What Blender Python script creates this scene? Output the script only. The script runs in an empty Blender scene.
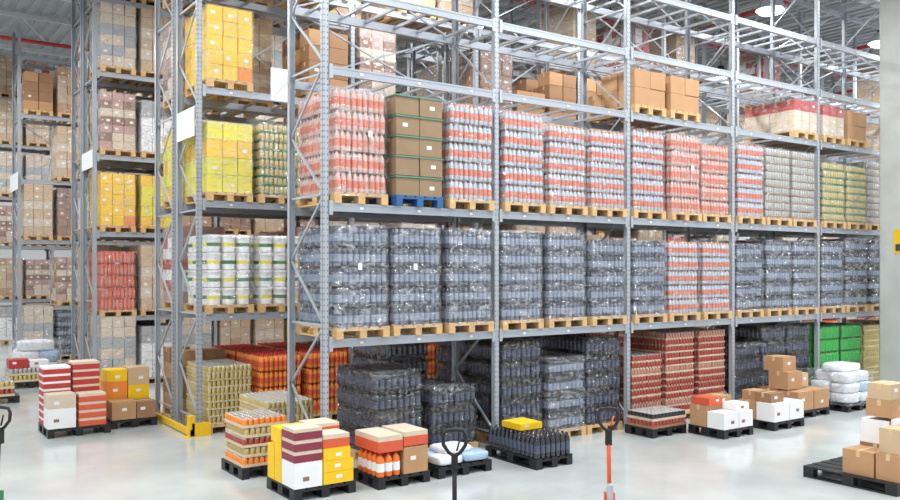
import bpy, math, random
from mathutils import Vector
R=random.Random(7)
sc=bpy.context.scene
try:
    sc.view_settings.view_transform='Standard'; sc.view_settings.look='None'
except Exception as e: print(e)

# ---------------------------------------------------------------- materials
def lin(c):
    return tuple(((v/255.)/12.92 if v/255.<=.04045 else ((v/255.+.055)/1.055)**2.4) for v in c)
MATS={}
def mat(name,rgb,rough=.5,metal=0.,var=.12,scale=6.,bump=0.,spec=.5):
    if name in MATS: return MATS[name]
    m=bpy.data.materials.new(name); m.use_nodes=True
    nt=m.node_tree; b=nt.nodes['Principled BSDF']
    c=lin(rgb)
    b.inputs['Roughness'].default_value=rough; b.inputs['Metallic'].default_value=metal
    b.inputs['Specular IOR Level'].default_value=spec
    tc=nt.nodes.new('ShaderNodeTexCoord'); nz=nt.nodes.new('ShaderNodeTexNoise')
    nz.inputs['Scale'].default_value=scale; nz.inputs['Detail'].default_value=4
    nt.links.new(tc.outputs['Object'],nz.inputs['Vector'])
    mx=nt.nodes.new('ShaderNodeMix'); mx.data_type='RGBA'
    mx.inputs[6].default_value=(*[v*(1-var*1.5) for v in c],1); mx.inputs[7].default_value=(*[min(1,v*(1+var)) for v in c],1)
    nt.links.new(nz.outputs['Fac'],mx.inputs[0]); nt.links.new(mx.outputs[2],b.inputs['Base Color'])
    if bump:
        bp=nt.nodes.new('ShaderNodeBump'); bp.inputs['Strength'].default_value=bump; bp.inputs['Distance'].default_value=.01
        nt.links.new(nz.outputs['Fac'],bp.inputs['Height']); nt.links.new(bp.outputs['Normal'],b.inputs['Normal'])
    MATS[name]=m; return m
def film_mat(name,lo,hi,tint=(1,1,1),diff=.45,sc_=(2.2,2.2,5)):
    m=bpy.data.materials.new(name); m.use_nodes=True; nt=m.node_tree; nt.nodes.clear()
    out=nt.nodes.new('ShaderNodeOutputMaterial'); tr=nt.nodes.new('ShaderNodeBsdfTransparent')
    gl=nt.nodes.new('ShaderNodeBsdfGlossy'); gl.inputs['Roughness'].default_value=.12
    df=nt.nodes.new('ShaderNodeBsdfDiffuse'); df.inputs['Color'].default_value=(*tint,1)
    m1=nt.nodes.new('ShaderNodeMixShader'); m1.inputs[0].default_value=diff
    m2=nt.nodes.new('ShaderNodeMixShader')
    tc=nt.nodes.new('ShaderNodeTexCoord'); mp=nt.nodes.new('ShaderNodeMapping')
    oi=nt.nodes.new('ShaderNodeObjectInfo'); ml=nt.nodes.new('ShaderNodeMath'); ml.operation='MULTIPLY'; ml.inputs[1].default_value=40
    mp.inputs['Scale'].default_value=sc_; mp.inputs['Rotation'].default_value=(.5,.5,0)
    nz=nt.nodes.new('ShaderNodeTexNoise'); nz.noise_dimensions='4D'; nz.inputs['Scale'].default_value=2.3; nz.inputs['Detail'].default_value=5
    nz.inputs['Distortion'].default_value=1.8
    mr=nt.nodes.new('ShaderNodeMapRange'); mr.inputs[1].default_value=.47; mr.inputs[2].default_value=.74
    mr.inputs[3].default_value=lo; mr.inputs[4].default_value=hi
    bp=nt.nodes.new('ShaderNodeBump'); bp.inputs['Strength'].default_value=1.0; bp.inputs['Distance'].default_value=.09
    L=nt.links.new
    L(oi.outputs['Random'],ml.inputs[0]); L(ml.outputs[0],nz.inputs['W'])
    L(tc.outputs['Object'],mp.inputs[0]); L(mp.outputs[0],nz.inputs['Vector']); L(nz.outputs['Fac'],mr.inputs[0])
    L(nz.outputs['Fac'],bp.inputs['Height']); L(bp.outputs[0],gl.inputs['Normal'])
    L(gl.outputs[0],m1.inputs[1]); L(df.outputs[0],m1.inputs[2])
    L(mr.outputs[0],m2.inputs[0]); L(tr.outputs[0],m2.inputs[1]); L(m1.outputs[0],m2.inputs[2]); L(m2.outputs[0],out.inputs[0])
    MATS[name]=m; return m
film_mat('film_clear',.08,.60,(.95,.97,1),.3); film_mat('film_cloudy',.09,.70,(.85,.91,1),.3); film_mat('film_pack',.03,.28,(.85,.9,1),.05)
mat('steel',(172,178,184),.36,.2,.06,3); mat('steel_beam',(164,171,179),.36,.2,.06,2); mat('hole',(64,68,75),.8)
mat('steel_far',(162,168,174),.5,.1,.06,2)
mat('wood',(210,172,120),.75,0,.25,14); mat('plastic_black',(28,30,33),.45); mat('plastic_blue',(40,92,145),.5)
mat('cardboard',(186,144,104),.8,0,.1,5); mat('cardboard_dark',(156,118,86),.8,0,.1,5); mat('cardboard_pale',(202,174,140),.8,0,.1,5)
mat('cardboard_green',(146,122,94),.8,0,.12,5); mat('teal_strip',(84,142,122),.6)
mat('tape',(214,184,140),.35); mat('label',(232,233,232),.5,0,.02); mat('white_box',(236,236,236),.6,0,.04)
mat('yellow',(244,198,22),.55,0,.06); mat('yellow_lime',(234,222,50),.5,0,.08); mat('red',(182,56,52),.5,0,.08); mat('redorange',(214,92,60),.5,0,.08)
mat('orange',(236,140,56),.45,0,.06); mat('maroon',(138,50,68),.55); mat('beige',(212,196,174),.7,0,.08); mat('pinkish',(188,150,138),.6,0,.12)
mat('grey_goods',(170,172,174),.6,0,.12); mat('brown_goods',(144,110,90),.6,0,.14); mat('green',(60,182,80),.35); mat('green_dark',(60,120,70),.4)
mat('bottle_clear',(178,190,202),.12,0,.1); mat('label_salmon',(212,116,88),.4); mat('label_blue',(130,160,185),.45)
mat('soda_dark',(34,36,46),.08,0,.1,6,0,1.); mat('soda_label',(70,78,98),.22,0,.1,6,0,.9); mat('cap_red',(200,50,45),.4); mat('cap_white',(235,235,235),.4)  # soda label band also carries a bluish highlight painted onto the dark bottles
mat('soda_grey',(70,78,94),.1,0,.1,6,0,1.); mat('grey_label',(128,142,162),.25); mat('salmon_pale',(208,170,160),.3)
mat('can_red',(172,84,74),.35,.2); mat('can_pink',(192,142,124),.4,.1); mat('can_gold',(200,182,120),.35,.2); mat('can_silver',(180,182,178),.3,.4); mat('tray',(214,192,162),.7)
mat('blue_bag',(170,196,220),.3); mat('white_bag',(232,236,240),.3,0,.1,14,.8); mat('guard_yellow',(240,192,30),.45)
mat('rubber',(25,25,26),.6); mat('jack_orange',(220,92,44),.4); mat('jack_green',(40,120,70),.4)
mat('concrete',(188,192,186),.75,0,.16,2.2,.15); mat('pipe_red',(195,50,45),.4); mat('white_steel',(206,211,215),.5)
mat('juice',(232,120,46),.25)

# ---------------------------------------------------------------- mesh builder
class MB:
    def __init__(s): s.v=[];s.f=[];s.m=[];s.s=[];s.mats=[]
    def mi(s,n):
        if n not in s.mats: s.mats.append(n)
        return s.mats.index(n)
    def box(s,x0,y0,z0,x1,y1,z1,m):
        b=len(s.v); s.v+=[(x0,y0,z0),(x1,y0,z0),(x1,y1,z0),(x0,y1,z0),(x0,y0,z1),(x1,y0,z1),(x1,y1,z1),(x0,y1,z1)]
        for q in ((0,3,2,1),(4,5,6,7),(0,1,5,4),(1,2,6,5),(2,3,7,6),(3,0,4,7)):
            s.f.append(tuple(b+i for i in q)); s.m.append(s.mi(m)); s.s.append(False)
    def quad(s,a,b_,c,d,m):
        b=len(s.v); s.v+=[a,b_,c,d]; s.f.append((b,b+1,b+2,b+3)); s.m.append(s.mi(m)); s.s.append(False)
    def lathe(s,cx,cy,z0,prof,seg=8,ph=0.):
        b=len(s.v)
        for r,z,_ in prof:
            for i in range(seg):
                a=2*math.pi*i/seg+ph; s.v.append((cx+r*math.cos(a),cy+r*math.sin(a),z0+z))
        for k in range(len(prof)-1):
            mi=s.mi(prof[k][2])
            for i in range(seg):
                j=(i+1)%seg
                s.f.append((b+k*seg+i,b+k*seg+j,b+(k+1)*seg+j,b+(k+1)*seg+i)); s.m.append(mi); s.s.append(True)
        s.f.append(tuple(b+(len(prof)-1)*seg+i for i in range(seg))); s.m.append(s.mi(prof[-1][2])); s.s.append(False)
    def strut(s,p,q,w,h,m):
        p=Vector(p);q=Vector(q);d=(q-p).normalized()
        up=Vector((0,0,1)) if abs(d.z)<.95 else Vector((0,1,0))
        a=d.cross(up).normalized(); c=a.cross(d).normalized()
        b=len(s.v)
        for o in (p,q):
            for sa,sb in ((-1,-1),(1,-1),(1,1),(-1,1)): s.v.append(tuple(o+a*sa*w/2+c*sb*h/2))
        for qd in ((0,1,2,3),(7,6,5,4),(0,4,5,1),(1,5,6,2),(2,6,7,3),(3,7,4,0)):
            s.f.append(tuple(b+i for i in qd)); s.m.append(s.mi(m)); s.s.append(False)
    def tube(s,pts,r,m,seg=8):
        pts=[Vector(p) for p in pts]; b=len(s.v); prev=None
        for i,p in enumerate(pts):
            d=(pts[min(i+1,len(pts)-1)]-pts[max(i-1,0)]).normalized()
            if prev is None:
                u=Vector((0,0,1)) if abs(d.z)<.9 else Vector((1,0,0)); a=d.cross(u).normalized()
            else: a=(prev-d*prev.dot(d)).normalized()
            prev=a; c=d.cross(a)
            for k in range(seg):
                t=2*math.pi*k/seg; s.v.append(tuple(p+a*r*math.cos(t)+c*r*math.sin(t)))
        for i in range(len(pts)-1):
            for k in range(seg):
                j=(k+1)%seg
                s.f.append((b+i*seg+k,b+i*seg+j,b+(i+1)*seg+j,b+(i+1)*seg+k)); s.m.append(s.mi(m)); s.s.append(True)
        s.f.append(tuple(b+k for k in reversed(range(seg)))); s.m.append(s.mi(m)); s.s.append(False)
        s.f.append(tuple(b+(len(pts)-1)*seg+k for k in range(seg))); s.m.append(s.mi(m)); s.s.append(False)
    def blob(s,cx,cy,cz,rx,ry,rz,m,e=.4,nu=24,nv=12,jit=.0):
        b=len(s.v); sg=lambda t,p: math.copysign(abs(t)**p,t)
        ph=[R.uniform(0,6.28) for _ in range(4)]
        for i in range(nv+1):
            v=-math.pi/2+math.pi*i/nv
            for j in range(nu):
                u=2*math.pi*j/nu; q=1+jit*(math.sin(5*u+ph[0]+3*v)+.6*math.sin(9*u+ph[1])+.6*math.sin(7*v+ph[2]))+R.uniform(-jit,jit)*.4
                s.v.append((cx+rx*q*sg(math.cos(v),e)*sg(math.cos(u),e),cy+ry*q*sg(math.cos(v),e)*sg(math.sin(u),e),cz+rz*sg(math.sin(v),e)*(q if abs(v)<1.5 else 1)))
        for i in range(nv):
            for j in range(nu):
                k=(j+1)%nu; s.f.append((b+i*nu+j,b+i*nu+k,b+(i+1)*nu+k,b+(i+1)*nu+j)); s.m.append(s.mi(m)); s.s.append(True)
    def film(s,x0,y0,x1,y1,z0,z1,m,nl=5,amp=.014):
        pts=[];c=.05
        def seg(a,b_,n):
            for i in range(n): t=i/n; pts.append((a[0]+(b_[0]-a[0])*t,a[1]+(b_[1]-a[1])*t))
        seg((x0+c,y0),(x1-c,y0),8);seg((x1-c,y0),(x1,y0+c),1);seg((x1,y0+c),(x1,y1-c),10);seg((x1,y1-c),(x1-c,y1),1)
        seg((x1-c,y1),(x0+c,y1),8);seg((x0+c,y1),(x0,y1-c),1);seg((x0,y1-c),(x0,y0+c),10);seg((x0,y0+c),(x0+c,y0),1)
        n=len(pts); b=len(s.v); nr=nl*4; cx=(x0+x1)/2; cy=(y0+y1)/2
        for k in range(nr+1):
            z=z0+(z1-z0)*k/nr; pin=-.014*abs(math.cos(math.pi*k/4))
            for (x,y) in pts:
                o=pin+R.uniform(-amp,amp)*.6
                s.v.append((x+math.copysign(o,x-cx)*(abs(x-cx)>.3*(x1-x0)),y+math.copysign(o,y-cy)*(abs(y-cy)>.3*(y1-y0)),z))
        for k in range(nr):
            for i in range(n):
                j=(i+1)%n; s.f.append((b+k*n+i,b+k*n+j,b+(k+1)*n+j,b+(k+1)*n+i)); s.m.append(s.mi(m)); s.s.append(True)
        s.f.append(tuple(b+nr*n+i for i in range(n))); s.m.append(s.mi(m)); s.s.append(False)
    def pallet(s,w=.8,d=1.2,m='wood',x=0,y=0,z=0):
        x0=x-w/2;y0=y-d/2
        bw=.1
        for xx in (x0,x-bw/2,x+w/2-bw):
            s.box(xx,y0,z,xx+bw,y0+d,z+.022,m)
            for yy in (y0,y-.07,y+d/2-.14): s.box(xx,yy,z+.022,xx+bw,yy+.14,z+.1,m)
        for yy in (y0,y-.07,y+d/2-.14): s.box(x0,yy,z+.1,x0+w,yy+.14,z+.122,m)
        n=5; g=.03; tw=(w-(n-1)*g)/n
        for i in range(n): s.box(x0+i*(tw+g),y0,z+.122,x0+i*(tw+g)+tw,y0+d,z+.144,m)
    def carton(s,x0,y0,z0,x1,y1,z1,m,lab=True,tape=True):
        g=.003; s.box(x0+g,y0+g,z0,x1-g,y1-g,z1-g,m)
        e=.0015
        if tape:
            ym=(y0+y1)/2; s.quad((x0+g,ym-.025,z1-g+e),(x1-g,ym-.025,z1-g+e),(x1-g,ym+.025,z1-g+e),(x0+g,ym+.025,z1-g+e),'tape')
            s.quad((x0+g-e,ym+.025,z1-.08),(x0+g-e,ym-.025,z1-.08),(x0+g-e,ym-.025,z1-g),(x0+g-e,ym+.025,z1-g),'tape')
        if lab:
            w=min(.08,(x1-x0)*.3);h=min(.05,(z1-z0)*.3); xx=x0+(x1-x0)*R.uniform(.15,.5); zz=z0+(z1-z0)*R.uniform(.25,.5)
            s.quad((xx,y0+g-e,zz),(xx+w,y0+g-e,zz),(xx+w,y0+g-e,zz+h),(xx,y0+g-e,zz+h),'label' if m!='white_box' else 'brown_goods')
    def mesh(s,name):
        me=bpy.data.meshes.new(name); me.from_pydata(s.v,[],s.f)
        for n in s.mats: me.materials.append(MATS[n])
        me.polygons.foreach_set('material_index',s.m); me.polygons.foreach_set('use_smooth',s.s); me.update()
        return me
def place(me,name,x=0,y=0,z=0,rot=0):
    o=bpy.data.objects.new(name,me); o.location=(x,y,z); o.rotation_euler=(0,0,rot)
    sc.collection.objects.link(o); return o

# ---------------------------------------------------------------- load types
def bottle_prof(r,h,body,label,cap):
    return [(r*.88,0,body),(r,h*.05,body),(r,h*.22,label),(r,h*.58,body),(r*.98,h*.70,body),(r*.8,h*.80,body),(r*.42,h*.89,cap),(r*.44,h*.985,cap)]
def can_prof(r,h,body,lid):
    return [(r*.85,0,body),(r,h*.06,body),(r,h*.92,lid),(r*.85,h*.985,lid)]
CACHE={}
def bottle_load(key,layers,body,label,cap,bh=.28,w=.76,d=1.16,film=None,pal='wood',nx=9,ny=13,pack=3,can=False,seg=8,tray=None,lab=None):
    if key in CACHE: return CACHE[key]
    b=MB(); b.pallet(.8,1.2,pal)
    px=(w-.03)/nx; py=(d-.03)/ny; r=min(px,py)*.48
    z=.146; bodies=body if isinstance(body,list) else [body]
    for L in range(layers):
        top=L==layers-1; body=bodies[L%len(bodies)]
        ox=R.uniform(-.012,.012); oy=R.uniform(-.008,.008)
        if tray: b.box(-w/2+.01,-d/2+.01,z,w/2-.01,d/2-.01,z+bh*.22,tray)
        for i in range(nx):
            for j in range(ny):
                if not top and 0<i<nx-1 and 0<j<ny-1: continue
                gx=((i//pack)-(nx//pack-1)/2)*.012; gy=((j//2)-(ny//2)/2)*.004
                x=-w/2+.015+px*(i+.5)+gx+ox+R.uniform(-.002,.002); y=-d/2+.015+py*(j+.5)+gy+oy+R.uniform(-.002,.002)
                pr=can_prof(r,bh,body,label) if can else bottle_prof(r,bh,body,label,cap)
                b.lathe(x,y,z,pr,seg,.3)
        if not top:
            b.box(-w/2+px*1.2,-d/2+py*1.2,z,w/2-px*1.2,d/2-py*1.2,z+bh*.95,body)
        z+=bh
    if film:
        b.film(-w/2-.018,-d/2-.018,w/2+.018,d/2+.018,.10,z+.008,film,layers)
        if lab:
            xx=R.uniform(-.2,.1); zz=R.uniform(.55,.9)
            b.quad((xx,-d/2-.036,zz),(xx+.06,-d/2-.036,zz),(xx+.06,-d/2-.036,zz+.085),(xx,-d/2-.036,zz+.085),'label')
    CACHE[key]=b.mesh(key); return CACHE[key]
def carton_load(key,nx,ny,nz,h,mats,w=.77,d=1.17,pal='wood',film=None,jit=.012,strip=None,drop=0):
    if key in CACHE: return CACHE[key]
    b=MB(); b.pallet(min(w,.8) if w<1 else w,1.2,pal)
    sx=w/nx; sy=d/ny; sz=h/nz
    for k in range(nz):
        lm=R.choice(mats)
        for i in range(nx):
            for j in range(ny):
                if k==nz-1 and R.random()<drop: continue
                m=lm if R.random()<.8 else R.choice(mats); jx=R.uniform(-jit,jit)*.5; jy=R.uniform(-jit,jit)*.5
                if 0<i<nx-1 and 0<j<ny-1 and k<nz-1: continue
                b.carton(-w/2+i*sx+.004+jx,-d/2+j*sy+.004+jy,.146+k*sz,-w/2+(i+1)*sx-.004+jx,-d/2+(j+1)*sy-.004+jy,.146+(k+1)*sz-.003,m,R.random()<.3)
        if strip: b.box(-w/2-.006,-d/2-.006,.146+(k+1)*sz-.03,w/2+.006,d/2+.006,.146+(k+1)*sz-.012,strip)
    if nx>2 and ny>2: b.box(-w/2+sx,-d/2+sy,.146,w/2-sx,d/2-sy,.146+h-sz-.01,mats[0])
    if film: b.film(-w/2-.02,-d/2-.02,w/2+.02,d/2+.02,.12,.146+h+.006,film,4)
    CACHE[key]=b.mesh(key); return CACHE[key]

def V(n): return R.randrange(n)
def L_orange(): v=V(3); return bottle_load('orange_bottles%d'%v,5,['bottle_clear','salmon_pale','bottle_clear'][v],'label_salmon',['label_salmon','salmon_pale','label_salmon'][v],.272,film='film_clear',lab=v==1),'shrink_wrapped_bottle_pallet'
def L_orange4(): v=V(2); return bottle_load('orange_bottles_low%d'%v,5,['salmon_pale','bottle_clear'][v],'label_salmon','orange',.25,film='film_clear'),'shrink_wrapped_bottle_pallet'
def L_grey(): v=V(3); return bottle_load('grey_bottles%d'%v,5,'soda_grey','grey_label','soda_dark',.268,film='film_cloudy',lab=v==1),'shrink_wrapped_soda_pallet'
def L_grey4(): return bottle_load('grey_bottles_low',5,'soda_grey','grey_label','soda_dark',.25,film='film_cloudy'),'shrink_wrapped_soda_pallet'
def L_soda(n): return bottle_load('soda%d'%n,n,'soda_dark','soda_label','soda_dark',.285,seg=12,nx=8,ny=12,pack=2,film='film_pack'),'soda_bottle_pallet'
def L_sodag(n): return bottle_load('sodag%d'%n,n,'soda_dark','grey_label','soda_dark',.285,film='film_cloudy'),'shrink_wrapped_soda_pallet'
def L_red(): return bottle_load('red_bottles',5,'redorange','label_salmon','cap_red',.27,film='film_clear'),'juice_bottle_pallet'
def L_redb(n): return bottle_load('redb%d'%n,n,'orange','redorange','cap_red',.27),'juice_bottle_pallet'
def L_green(): return bottle_load('green_bottles',5,'green','green','green_dark',.27,film='film_pack'),'green_bottle_pallet'
def L_can(n,c='can_red'): return bottle_load('cans_%s%d'%(c,n),n,[c,'can_pink',c,c,'can_red'] if c=='can_red' else c,'can_silver','',.118,nx=10,ny=15,pack=5,can=True,seg=7,tray='tray'),'canned_drink_pallet'
def L_mix(): return bottle_load('mix_cans',9,'can_silver','soda_dark','',.15,nx=9,ny=13,can=True,seg=7,tray='cardboard_dark',film='film_clear'),'canned_food_pallet'
def L_mixg(): return bottle_load('mix_cansg',8,'can_gold','green_dark','',.15,nx=9,ny=13,can=True,seg=7,tray='green_dark',film='film_clear'),'canned_food_pallet'
def L_cgreen(): return carton_load('cgreen',2,3,5,1.38,['cardboard_green'],pal='plastic_blue',strip='teal_strip'),'strapped_carton_pallet'
def L_card(v=0):
    P=[(['cardboard','cardboard_pale'],3,4,5,1.35),(['cardboard','cardboard_dark'],2,3,4,1.1),(['beige','cardboard_pale'],3,4,6,1.5),(['cardboard'],2,3,2,.6)][v]
    return carton_load('card%d'%v,P[1],P[2],P[3],P[4],P[0],film='film_clear' if v in(0,2) else None,drop=.0 if v in (0,2) else .25),'cardboard_box_pallet'
def L_yellow(v=0): return carton_load('yel%d'%v,3,4,5,1.2,['yellow','yellow_lime'] if v==0 else ['yellow','yellow','yellow','orange'],film='film_clear'),'yellow_box_pallet'
def L_lime(): return carton_load('lime',3,4,4,1.15,['yellow_lime','yellow_lime','yellow'],film='film_clear'),'yellow_box_pallet'
def L_redlow(): return carton_load('redlow',3,4,3,.62,['red','pinkish','beige'],film='film_clear'),'shrink_wrapped_carton_pallet'
def L_white():
    if 'wb' not in CACHE:
        b=MB(); b.pallet()
        r=.118
        for L in range(4):
            for i in range(3):
                for j in range(5):
                    b.lathe(-.25+.25*i,-.47+.235*j,.146+L*.29,[(r*.86,0,'white_box'),(r*.9,.09,'green_dark' if (i+j+L)%2 else 'yellow_lime'),(r*.93,.15,'white_box'),(r*.96,.24,'cap_white'),(r*1.0,.245,'cap_white'),(r*1.0,.275,'cap_white')],14)
        b.film(-.40,-.60,.40,.60,.12,.146+4*.29,'film_clear',4); CACHE['wb']=b.mesh('wb')
    return CACHE['wb'],'white_bucket_pallet'
def L_misc(v):
    P=[['grey_goods','beige'],['pinkish','brown_goods','beige'],['brown_goods','cardboard_dark'],['white_box','grey_goods'],['pinkish','white_box','red']][v]
    return carton_load('misc%d'%v,3,4,[6,7,5,6,7][v],[1.45,1.3,1.4,1.2,1.35][v],P,film='film_cloudy' if v in(0,2,3) else 'film_clear'),'shrink_wrapped_carton_pallet'
def put(l,x,y,z,rot=None):
    return place(l[0],l[1],x,y,z,R.uniform(-.012,.012) if rot is None else rot)

# ---------------------------------------------------------------- racks
BW=2.8
def rack(X0,Y0,nb,levels,top,detail=True,D=1.1,signs=()):
    b=MB(); S='steel' if detail else 'steel_far'; H=.043
    for i in range(nb+1):
        x=X0+i*BW
        for fy,s in ((Y0,1),(Y0+D,-1)):
            b.box(x-H,min(fy,fy+s*.004),0,x+H,max(fy,fy+s*.004),top,S)
            for sx in (-1,1):
                b.box(x+sx*H-(.003 if sx>0 else 0),min(fy,fy+s*.07),0,x+sx*H+(.003 if sx<0 else 0),max(fy,fy+s*.07),top,S)
            b.box(x-.08,fy-.06 if s>0 else fy-.1,0,x+.08,fy+.1 if s>0 else fy+.06,.012,S)
            if detail and s>0:
                z=.1
                while z<top-.05:
                    for sx in (-.024,.024): b.quad((x+sx-.006,fy-.0015,z),(x+sx+.006,fy-.0015,z),(x+sx+.006,fy-.0015,z+.02),(x+sx-.006,fy-.0015,z+.02),'hole')
                    if i==0:
                        for yy in (.02,.05): b.quad((x-H-.0015,fy+yy+.006,z),(x-H-.0015,fy+yy-.006,z),(x-H-.0015,fy+yy-.006,z+.02),(x-H-.0015,fy+yy+.006,z+.02),'hole')
                    z+=.075
        z=.25;k=0
        while z<top-.9:
            a,c=(Y0+.04,Y0+D-.04) if k%2==0 else (Y0+D-.04,Y0+.04)
            b.strut((x,a,z),(x,c,z+.85),.026,.026,S)
            if k%2==0: b.strut((x,a,z),(x,c,z),.026,.026,S)
            z+=.85;k+=1
    for i in range(nb):
        xa=X0+i*BW+H; xb=X0+(i+1)*BW-H
        for li,z in enumerate(levels):
            for fy,s in ((Y0,-1),(Y0+D,1)):
                y0,y1=(fy-.012,fy+.038) if s<0 else (fy-.038,fy+.012)
                b.box(xa,y0,z-.11,xb,y1,z,'steel_beam' if detail else S)
                yo=y0-.006 if s<0 else y1
                b.box(xa,yo,z-.11,xb,yo+.006,z-.085,'steel_beam' if detail else S); b.box(xa,yo,z-.025,xb,yo+.006,z,'steel_beam' if detail else S)
                for xx in (xa,xb-.05): b.box(xx,yo-.002,z-.16,xx+.05,yo+.008,z+.03,S)
                if detail and s<0:
                    for t in (.5,1.4,2.3):
                        xx=xa+t-.05; b.box(xx,y0-.009,z-.075,xx+.05,y0-.006,z-.045,'label')
            for t in (.25,.75,1.15,1.65,2.05,2.55): b.box(xa+t-.02,Y0+.04,z-.05,xa+t+.02,Y0+D-.04,z-.012,S)
        if i%2==0:
            ls=[.2]+list(levels)
            for p,q in zip(ls[:-1],ls[1:]):
                if q-p>.8 and p>3:
                    b.strut((xa,Y0+D+.03,p),(xb,Y0+D+.03,q),.025,.025,S); b.strut((xb,Y0+D+.05,p),(xa,Y0+D+.05,q),.025,.025,S)
    for sg in signs:
        if len(sg)==5:
            sx0,sx1,sy,z0,z1=sg; b.box(sx0,sy,z0,sx1,sy+.012,z1,'label'); b.box(sx0,sy+.012,(z0+z1)/2-.02,X0,sy+.03,(z0+z1)/2+.02,S)
        else:
            sy0,sy1,z0,z1=sg; b.box(X0-H-.02,sy0,z0,X0-H-.006,sy1,z1,'label')
    return place(b.mesh('pallet_rack'),'pallet_rack')
LV1=[1.77,3.54,5.31,6.35,7.4,8.7]
rack(0,0,6,LV1,9.6,True,signs=[(-.30,-.05,1.06,5.0,5.45)])
R2X,R2Y=-.42,3.67
LV2=[1.95,3.8,5.65,7.5,9.0]
rack(R2X,R2Y,8,LV2,9.8,True,signs=[(R2Y+.1,R2Y+1.0,4.85,5.33)])
rack(R2X,R2Y+1.3,8,LV2,9.8,True,signs=[])
R3X,R3Y=-.56,10.47
LV3=[1.6,3.54,5.3,7.2,8.9]
rack(R3X,R3Y,9,LV3,9.8,False,signs=[(R3Y-.0,R3Y+1.1,5.0,5.4)])
rack(R3X,R3Y+1.3,9,LV3,9.8,False)
R4X,R4Y=-1.16,17.3
rack(R4X,R4Y,10,LV3,9.8,False,signs=[(R4Y-.1,R4Y+1.4,5.0,5.5)])
R5X,R5Y=-1.9,24.2
rack(R5X,R5Y,11,LV3,9.8,False)
def guard(x,y0,y1):
    b=MB(); b.box(x-.03,y0,.02,x+.02,y1,.12,'guard_yellow')
    for y in (y0,y1-.1): b.box(x-.05,y,0,x+.04,y+.1,.34,'guard_yellow'); b.box(x-.12,y-.03,0,x+.04,y+.13,.012,'guard_yellow')
    b.box(x+.0,y0,.0,x+.30,y0+.02,.22,'guard_yellow')
    place(b.mesh('rack_end_guard'),'rack_end_guard')
guard(R2X-.17,R2Y-.15,R2Y+2.55); guard(R3X-.17,R3Y-.15,R3Y+2.5)

# ---- rack 1 loads
def rx(X0,bay,i): return X0+bay*BW+.5+.9*i
Z2,Z1=3.54,1.77
seq2={(0,0):L_orange,(0,1):L_cgreen,(0,2):L_orange,(1,0):L_orange,(1,1):L_orange4,(1,2):L_orange4,(2,0):L_orange,(2,1):L_orange,(2,2):L_orange4,
      (3,0):L_orange,(3,1):L_mix,(3,2):L_mix,(4,0):L_mixg,(4,1):L_mixg,(4,2):L_mix,(5,0):L_mix,(5,1):L_grey}
seq1={(0,0):L_grey,(0,1):L_grey,(0,2):L_grey,(1,0):L_grey,(1,1):L_grey,(1,2):L_grey4,(2,0):L_grey4,(2,1):L_orange4,(2,2):L_orange4,
      (3,1):L_grey,(3,2):L_grey,(4,0):L_grey,(4,1):lambda:L_sodag(5),(4,2):lambda:L_sodag(5),(5,0):L_grey,(3,0):L_grey4}
for (bq,i),f in seq2.items(): put(f(),rx(0,bq,i)+R.uniform(-.015,.015),.55+R.uniform(-.03,.02),Z2)
for (bq,i),f in seq1.items(): put(f(),rx(0,bq,i)+R.uniform(-.015,.015),.55+R.uniform(-.03,.02),Z1)
for (bq,i,z,v) in ((2,0,5.31,3),(2,1,5.31,3)): put(L_card(v),rx(0,bq,i),.55,z)
put(L_redlow(),rx(0,3,2),.55,5.31); put(L_redlow(),rx(0,4,0),.55,5.31); put(L_card(3),rx(0,4,1),.55,5.31)
# ---- rack 2 loads
def rnd(up=False):
    v=R.random()
    if v<.42: return L_card(R.choice([0,1,2,2]))
    if v<.88 or up: return L_misc(R.choice([0,0,1,2,3,4]))
    if v<.91: return L_yellow(1)
    return L_red() if v<.94 else L_grey()
fixed={(0,0,0):L_white,(0,1,0):L_white,(0,0,1):L_lime,(0,1,1):L_mixg,(0,2,1):L_yellow,(0,0,2):lambda:L_yellow(1),(0,2,0):L_red,
       (3,0,2):lambda:L_card(1),(3,1,2):lambda:L_card(3),(4,0,2):lambda:L_misc(0),(2,1,2):lambda:L_card(3),(2,0,2):lambda:L_misc(2),(1,1,3):lambda:L_card(2),(1,2,3):lambda:L_card(2)}
for li,z in enumerate(LV2[:4]):
    for bq in range(8):
        for i in range(3):
            f=fixed.get((bq,i,li))
            if not f:
                if li==2 and R.random()<(.2 if bq==0 else .72): continue
                if li==3 and R.random()<(.5 if bq==0 else .85): continue
            put(f() if f else rnd(li>1),rx(R2X,bq,i),R2Y+.55,z)
for li,z in enumerate(LV2[:4]):
    for i in range(3):
        if i==2 and li>1: continue
        put([L_misc(4),L_yellow(0),L_misc(1),L_card(2)][(li+i)%4],rx(R2X,0,i),R2Y+1.85,z)
for bq in range(1,8):
    for i in range(3):
        for z in LV2[1:4]:
            if R.random()<(.5 if z<5 else .2): put(rnd(z>5),rx(R2X,bq,i),R2Y+1.85,z)
for bq in range(8):
    for i in range(3):
        if bq==0 and i==0: l=L_can(8,'can_gold')
        elif bq<2: l=L_redb(4)
        else: l=R.choice([L_redb(4),L_soda(4),L_card(0),L_can(10)])
        put(l,rx(R2X,bq,i),R2Y+.55,0)
        if bq<3: put(L_redb(4) if i else L_card(1),rx(R2X,bq,i),R2Y+1.85,0)
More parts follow.
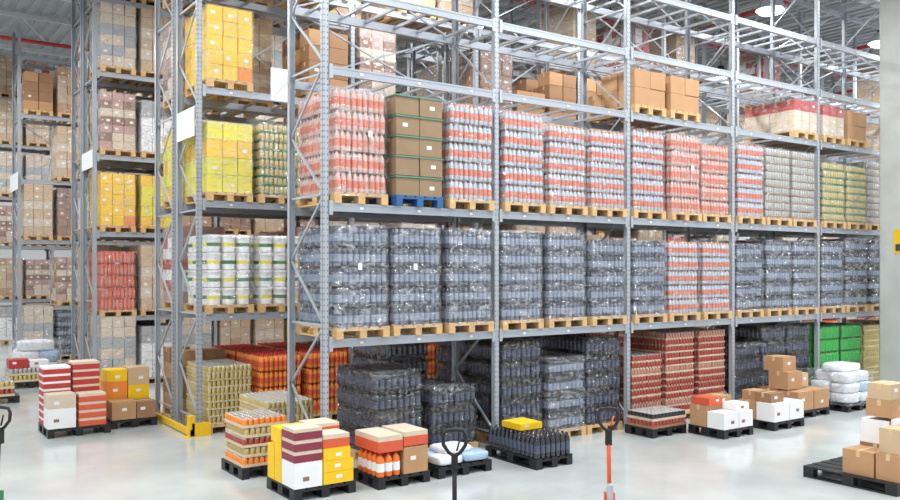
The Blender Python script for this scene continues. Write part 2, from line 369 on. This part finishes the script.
# ---- rack 3,4,5
fx3={(0,0,0):L_red,(0,0,1):lambda:L_yellow(1),(0,0,2):lambda:L_misc(1),(0,0,3):lambda:L_misc(0),(0,1,0):lambda:L_card(2),(0,1,1):lambda:L_yellow(0)}
for (X0,Y0,nb,fx) in ((R3X,R3Y,9,fx3),(R4X,R4Y,10,{}),(R5X,R5Y,11,{})):
    for li,z in enumerate([0]+LV3[:4]+[8.9]):
        for bq in range(nb):
            for i in range(3):
                near=bq<(2 if X0==R3X else 3 if X0==R4X else 4)
                pe={0:.1,1:.05,2:.08,3:(.12 if near else .45),4:(.15 if near else .68),5:(.5 if near else .93)}[li]
                if R.random()<pe and (bq,i,li-1) not in fx: continue
                f=fx.get((bq,i,li-1)); put(f() if f else rnd(li>2),rx(X0,bq,i),Y0+.55,z)
for li,z in enumerate([0]+LV3[:4]): 
    for bq in range(2):
        for i in range(3): put(rnd(),rx(R3X,bq,i),R3Y+1.85,z)

# ---- ground loads, rack 1
put(L_soda(4),1.15,.66,0); put(L_soda(3),2.1,.66,0); put(L_soda(5),2.15,2.0,0)
put(L_can(5,'can_gold'),.3,2.3,0)
put(L_soda(5),3.37,.66,0); put(L_sodag(4),4.28,.66,0); put(L_soda(5),5.12,.66,0)
put(L_soda(5),3.9,2.1,0); put(L_soda(5),4.9,2.1,0)
put(L_can(9),6.15,.66,0); put(L_can(12),7.02,.66,0); put(L_can(12),7.9,.66,0); put(L_card(1),6.1,2.1,0); put(L_can(12),7.2,2.1,0)
put(L_soda(4),8.95,.66,0); put(L_soda(5),9.8,.66,0); put(L_soda(5),10.65,.66,0)
put(L_green(),11.75,.66,0); put(L_green(),12.6,.66,0); put(L_can(11,'can_gold'),13.5,.66,0); put(L_card(0),14.6,.66,0)

# ---- mixed floor pallets
def mixed(name,X,Y,w,d,items,pal='plastic_black'):
    b=MB(); b.pallet(w,d,pal,w/2,d/2,0)
    for it in items:
        k=it[0]
        if k=='b':
            _,x,y,z,sx,sy,sz,m=it; b.carton(x,y,z+.146,x+sx,y+sy,z+.146+sz,m,True,m.startswith('card'))
        elif k=='s':
            _,x,y,z,sx,sy,n,h,m1,m2=it
            for q in range(n):
                zz=z+.146+q*h; b.box(x+.003,y+.003,zz,x+sx-.003,y+sy-.003,zz+h*.66,m1); b.box(x+.005,y+.005,zz+h*.66,x+sx-.005,y+sy-.005,zz+h-.004,m2)
        elif k=='p':
            _,x,y,z,nx,ny,r,h,bo,la,ca=it
            for i in range(nx):
                for j in range(ny): b.lathe(x+r*2*(i+.5),y+r*2*(j+.5),z+.146,bottle_prof(r*.97,h,bo,la,ca),12)
        elif k=='c':
            _,x,y,z,nx,ny,r,h,bo,tr=it
            b.box(x,y,z+.146,x+nx*2*r,y+ny*2*r,z+.146+h*.3,tr)
            for i in range(nx):
                for j in range(ny): b.lathe(x+r*2*(i+.5),y+r*2*(j+.5),z+.15,can_prof(r*.97,h-.005,bo,'can_silver'),8)
        elif k=='g':
            _,x,y,z,rx_,ry_,rz_,m=it; b.blob(x,y,z+.146+rz_,rx_,ry_,rz_,m,jit=.02)
        elif k=='f':
            _,x0,y0,x1,y1,z1,m=it; b.film(x0,y0,x1,y1,.12,.146+z1,m,3)
    return place(b.mesh(name),name,X,Y,0)
B='b'
mixed('mixed_carton_pallet',-.84,-.88,.8,.8,[
 (B,0,0,0,.36,.36,.30,'white_box'),(B,.37,.0,0,.40,.36,.14,'yellow'),(B,.37,0,.14,.40,.36,.14,'yellow'),(B,.37,0,.28,.36,.36,.14,'yellow'),('s',.37,.02,.42,.36,.34,1,.16,'redorange','beige'),
 (B,0,.37,0,.38,.2,.26,'yellow'),(B,0,.58,0,.38,.2,.26,'yellow'),(B,.0,.37,.26,.38,.2,.2,'yellow'),(B,0,.58,.26,.38,.2,.16,'yellow'),
 ('s',.0,.0,.30,.36,.36,3,.13,'maroon','beige'),('s',.4,.38,0,.38,.38,5,.13,'redorange','beige'),(B,.0,.38,.46,.36,.3,.18,'yellow')])
mixed('juice_and_carton_pallet',.22,-.97,.75,.65,[
 ('p',0,0,0,3,3,.055,.29,'juice','white_box','cap_red'),('p',0,.34,0,3,2,.055,.29,'juice','white_box','cap_red'),
 (B,.36,.0,0,.36,.5,.33,'cardboard'),('s',0,0,.30,.35,.6,1,.2,'redorange','beige'),('s',.36,0,.34,.36,.55,1,.18,'redorange','beige')])
mixed('water_bottle_pack_pallet',1.12,-.95,.85,.7,[('g',.22,.18,0,.2,.16,.06,'white_bag'),('g',.64,.18,0,.2,.16,.06,'blue_bag'),('g',.22,.5,0,.2,.16,.06,'blue_bag'),('g',.64,.5,0,.2,.16,.06,'white_bag'),
 ('g',.42,.34,.11,.24,.2,.045,'white_bag')])
it=[]
for q in range(5):
    it.append(('c',.02+.02*(q%2),.02,q*.125,8,9,.038,.12,['orange','can_gold','can_red','can_gold','orange'][q],'tray'))
mixed('tinned_food_pallet',-.95,.45,.7,.75,it)
it=[('p',0,0,0,7,12,.045,.3,'soda_dark','soda_label','soda_dark'),(B,.1,.45,.3,.4,.42,.09,'yellow')]
mixed('soda_pack_pallet',2.45,-1.3,.65,1.12,it)
mixed('low_tray_pallet',5.35,-.75,.8,.6,[('c',0,0,0,10,7,.04,.12,'can_red','cardboard_dark'),('c',0,0,.12,10,7,.04,.12,'soda_dark','tray')])
mixed('carton_pallet',6.2,-1.45,.75,.7,[(B,0,0,0,.37,.33,.26,'white_box'),(B,.38,0,0,.36,.33,.26,'white_box'),(B,0,.34,0,.36,.33,.34,'cardboard'),(B,.37,.34,0,.37,.33,.3,'beige'),
 (B,.02,.3,.34,.34,.36,.12,'redorange'),(B,.38,.05,.26,.33,.28,.12,'white_box'),(B,.38,.36,.3,.3,.3,.16,'cardboard')])
mixed('carton_pallet',7.45,-1.5,.85,.75,[(B,0,0,0,.42,.35,.3,'white_box'),(B,.43,0,0,.41,.35,.3,'white_box'),(B,0,.36,0,.4,.36,.3,'cardboard'),(B,.42,.36,0,.4,.36,.3,'cardboard'),
 (B,.05,.1,.3,.36,.32,.16,'cardboard_dark'),(B,.1,.4,.3,.34,.3,.16,'cardboard')])
mixed('carton_pallet',8.75,-1.1,1.0,.8,[(B,0,0,0,.48,.4,.34,'cardboard'),(B,.5,0,0,.48,.4,.34,'cardboard'),(B,0,.41,0,.48,.38,.36,'cardboard_dark'),(B,.5,.41,0,.48,.38,.36,'cardboard'),
 (B,.0,.2,.36,.44,.4,.32,'cardboard'),(B,.5,.3,.36,.3,.34,.25,'cardboard_pale'),(B,.0,.3,.68,.4,.4,.26,'cardboard')])
mixed('wrapped_white_pack_pallet',10.2,-1.2,.9,.8,[('g',.24,.2,0,.23,.2,.1,'white_bag'),('g',.68,.2,0,.22,.2,.1,'white_bag'),('g',.24,.6,0,.23,.2,.1,'white_bag'),('g',.68,.6,0,.22,.2,.1,'white_bag'),
 ('g',.24,.2,.19,.23,.2,.1,'white_bag'),('g',.68,.2,.19,.22,.2,.1,'blue_bag'),('g',.24,.6,.19,.23,.2,.1,'white_bag'),('g',.68,.6,.19,.22,.2,.1,'white_bag'),
 ('g',.24,.22,.38,.23,.2,.1,'white_bag'),('g',.66,.25,.38,.22,.2,.1,'white_bag'),('g',.45,.6,.38,.3,.2,.1,'white_bag'),('g',.45,.4,.57,.34,.25,.08,'white_bag'),('f',-.01,-.02,.91,.82,.6,'film_cloudy')])
mixed('carton_pallet',5.06,-4.72,.95,1.2,[(B,.08,0,0,.36,.3,.32,'cardboard'),(B,.46,0,0,.44,.3,.32,'cardboard'),(B,.08,.32,0,.38,.4,.3,'cardboard'),(B,.48,.32,0,.44,.4,.34,'cardboard_dark'),
 (B,.12,0,.32,.3,.28,.3,'cardboard_pale'),(B,.44,0,.32,.42,.3,.16,'white_box'),(B,.44,.0,.48,.4,.3,.2,'white_box'),(B,.48,.34,.34,.4,.36,.3,'white_box'),(B,.48,.3,.68,.4,.34,.22,'cardboard'),
 (B,.48,.32,.9,.38,.3,.2,'cardboard_pale')])
mixed('striped_box_pallet',-2.5,4.7,.95,.85,[('s',.0,.42,0,.42,.4,8,.118,'red','white_box'),('s',.45,.42,0,.42,.4,8,.125,'red','beige'),
 (B,0,.0,0,.42,.38,.32,'white_box'),(B,.0,0,.32,.42,.38,.22,'beige'),('s',.46,0,0,.42,.38,4,.13,'redorange','beige')])
mixed('yellow_and_brown_box_pallet',-1.48,4.95,.75,.85,[(B,0,.42,0,.36,.4,.3,'yellow'),(B,.37,.42,0,.36,.4,.3,'yellow'),(B,0,.42,.3,.36,.4,.3,'orange'),(B,.37,.42,.3,.36,.4,.22,'yellow'),(B,.37,.42,.52,.36,.4,.3,'cardboard_pale'),
 (B,0,0,0,.4,.38,.3,'cardboard'),(B,.41,0,0,.32,.38,.28,'cardboard_dark'),(B,0,.42,.6,.36,.38,.2,'yellow')])
mixed('mixed_grocery_pallet',-2.2,11.2,.9,.9,[('c',0,0,0,9,9,.045,.15,'can_gold','tray'),('c',0,0,.15,9,9,.045,.15,'can_silver','tray'),(B,0,.1,.3,.4,.4,.2,'red'),(B,.42,.1,.3,.4,.4,.16,'white_box')])
mixed('mixed_grocery_pallet',-3.2,9.0,.9,.9,[('c',0,0,0,9,9,.045,.15,'can_red','tray'),('c',0,0,.15,9,9,.045,.15,'can_gold','tray'),(B,0,.1,.3,.4,.4,.2,'orange')])
mixed('wrapped_white_pack_pallet',-1.9,12.6,1.0,1.0,[('g',.28,.3,0,.26,.28,.14,'white_bag'),('g',.74,.3,0,.24,.28,.14,'white_bag'),('g',.3,.3,.27,.26,.28,.14,'white_bag'),('g',.76,.3,.27,.24,.28,.14,'blue_bag'),('g',.5,.4,.54,.4,.34,.13,'white_bag'),('g',.5,.8,0,.46,.2,.3,'white_bag'),('f',-.02,-.02,1.02,1.02,.8,'film_cloudy')])

# ---- pallet jacks
def jack(X,Y,rot,mc,mh=None):
    mh=mh or mc
    b=MB()
    for sx in (-.27,.11):
        b.box(sx,-1.35,.06,sx+.16,-.15,.10,mc); b.box(sx+.01,-1.34,.04,sx+.03,-.16,.08,mc); b.box(sx+.13,-1.34,.04,sx+.15,-.16,.08,mc)
        b.tube([(sx+.04,-1.2,.041),(sx+.12,-1.2,.041)],.04,'rubber',12)
    b.box(-.27,-.2,.06,.27,-.08,.28,mc); b.box(-.12,-.1,.12,.12,.08,.2,mc)
    b.lathe(0,0,.12,[(.05,0,mc),(.05,.18,mc),(.035,.2,'steel'),(.035,.34,'steel'),(.02,.36,'steel')],14)
    for sx in (-.06,.02): b.tube([(sx,.02,.09),(sx+.05,.02,.09)],.09,'rubber',16)
    b.box(-.05,.0,.28,.05,.08,.38,mc)
    b.tube([(0,.03,.32),(0,.05,.6),(0,.08,.98)],.022,mh,10)
    b.box(-.03,.05,.86,.03,.12,1.02,'rubber')
    loop=[(0,.085,1.0),(-.05,.09,1.03),(-.10,.1,1.1),(-.105,.105,1.18),(-.08,.11,1.225),(0,.112,1.235),(.08,.11,1.225),(.105,.105,1.18),(.10,.1,1.1),(.05,.09,1.03),(0,.085,1.0)]
    b.tube(loop,.017,'rubber',8); b.tube([(.02,.08,1.05),(.05,.07,1.16)],.009,mh,6)
    return place(b.mesh('pallet_jack'),'pallet_jack',X,Y,0,rot)
jack(1.38,-3.68,math.radians(-35),'jack_orange'); jack(-.6,-3.72,math.radians(-35),'rubber'); jack(-3.78,.0,math.radians(-40),'jack_green','rubber')

# ---- concrete pillar + sign
b=MB(); px0,py0,px1,py1=12.6,-1.2,13.3,-.5
c=.03; ring=[(px0+c,py0),(px1-c,py0),(px1,py0+c),(px1,py1-c),(px1-c,py1),(px0+c,py1),(px0,py1-c),(px0,py0+c)]
for z in (0,11.2):
    for (x,y) in ring: b.v.append((x,y,z))
for i in range(8):
    j=(i+1)%8; b.f.append((i,j,8+j,8+i)); b.m.append(b.mi('concrete')); b.s.append(False)
b.box(px0-.012,py0+.1,3.0,px0-.002,py0+.38,3.5,'guard_yellow'); b.box(px0-.02,py0+.14,3.06,px0-.012,py0+.34,3.2,'hole')
place(b.mesh('concrete_pillar'),'concrete_pillar')

# ---- room shell
def shell(name,box,m):
    q=MB(); q.box(*box,m); return place(q.mesh(name),name)
m=bpy.data.materials.new('polished_concrete'); m.use_nodes=True; nt=m.node_tree; bs=nt.nodes['Principled BSDF']
tc=nt.nodes.new('ShaderNodeTexCoord'); n1=nt.nodes.new('ShaderNodeTexNoise'); n1.inputs['Scale'].default_value=.7; n1.inputs['Detail'].default_value=8
cr=nt.nodes.new('ShaderNodeValToRGB'); cr.color_ramp.elements[0].position=.3; cr.color_ramp.elements[0].color=(*lin((170,175,174)),1); cr.color_ramp.elements[1].position=.7; cr.color_ramp.elements[1].color=(*lin((198,202,200)),1)
nt.links.new(tc.outputs['Object'],n1.inputs['Vector']); nt.links.new(n1.outputs['Fac'],cr.inputs[0]); nt.links.new(cr.outputs[0],bs.inputs['Base Color']); bs.inputs['Roughness'].default_value=.13
MATS['floor']=m
mat('wall',(205,208,210),.8,0,.05,.5); mat('deck',(176,184,190),.6,0,.04,1)
shell('floor',(-16,-16,-.2,38,34,0),'floor')
shell('wall_back',(-16,34,0,38,34.3,11.4),'wall'); shell('wall_right',(38,-16,0,38.3,34,11.4),'wall')
b=MB(); x=-16.
while x<38:
    b.box(x,-16,11.2,x+.2,34,11.26,'deck'); b.box(x+.2,-16,11.26,x+.4,34,11.3,'deck'); x+=.4
b.box(-16,-16,11.3,38,34,11.4,'deck'); place(b.mesh('ceiling'),'ceiling')
for y in (-4,2.4,8.4,14.6,21,27.5):
    b=MB()
    for z in (9.95,11.05): b.strut((-16,y,z),(38,y,z),.12,.12,'white_steel')
    x=-16.;k=0
    while x<37:
        b.strut((x,y,9.95 if k%2 else 11.05),(x+1.1,y,11.05 if k%2 else 9.95),.06,.06,'white_steel'); x+=1.1;k+=1
    place(b.mesh('roof_truss'),'roof_truss')
for x in (5,11.5,18,24.5,31):
    b=MB()
    for z in (10.1,11.0): b.strut((x,-16,z),(x,34,z),.1,.1,'white_steel')
    y=-16.;k=0
    while y<33:
        b.strut((x,y,10.1 if k%2 else 11.0),(x,y+1.2,11.0 if k%2 else 10.1),.05,.05,'white_steel'); y+=1.2;k+=1
    place(b.mesh('roof_truss'),'roof_truss')
b=MB()
for y in (7.2,19,): b.tube([(-14,y,9.75),(37,y,9.75)],.06,'pipe_red',8)
for x in (15,21,27): b.tube([(x,0,9.7),(x,33,9.7)],.055,'pipe_red',8)
place(b.mesh('sprinkler_pipes'),'sprinkler_pipes')
# lamps
em=bpy.data.materials.new('lamp_glow'); em.use_nodes=True; e=em.node_tree.nodes['Principled BSDF']; e.inputs['Emission Color'].default_value=(1,.98,.93,1); e.inputs['Emission Strength'].default_value=5
MATS['lamp_glow']=em
q=MB(); q.lathe(0,0,0,[(.36,0,'white_steel'),(.32,.12,'white_steel'),(.13,.3,'hole'),(.1,.42,'hole'),(.015,.43,'hole'),(.015,2.0,'hole')],20)
q.lathe(0,0,-.10,[(.18,0,'lamp_glow'),(.28,.03,'lamp_glow'),(.34,.11,'lamp_glow')],20)
q.quad((-.125,-.125,-.1),(-.125,.125,-.1),(.125,.125,-.1),(.125,-.125,-.1),'lamp_glow')
lm=q.mesh('high_bay_lamp')
for X in (-9,-3,3,8.2,13.4,18.6,24,31.4):
    for Y in (-11,-4.8,-1.9,2.6,8.0,14.9,22.2,30):
        z=9.05; lo0=place(lm,'high_bay_lamp',X,Y,z)
        ld=bpy.data.lights.new('lamp_light','AREA'); ld.shape='DISK'; ld.size=.5; ld.energy=195; ld.color=(.97,.985,1)
        lo=bpy.data.objects.new('lamp_light',ld); lo.parent=lo0; lo.location=(0,0,-.13); sc.collection.objects.link(lo)
w=bpy.data.worlds.new('World'); sc.world=w; w.use_nodes=True
w.node_tree.nodes['Background'].inputs[0].default_value=(.93,.96,1,1); w.node_tree.nodes['Background'].inputs[1].default_value=.82
# camera
cd=bpy.data.cameras.new('camera'); co=bpy.data.objects.new('camera',cd); sc.collection.objects.link(co)
co.location=(-4.9,-9.79,2.67); co.rotation_euler=(math.radians(90),0,math.radians(-35)); cd.lens=33.6; cd.sensor_width=36; cd.shift_y=.022; cd.clip_end=200
sc.camera=co
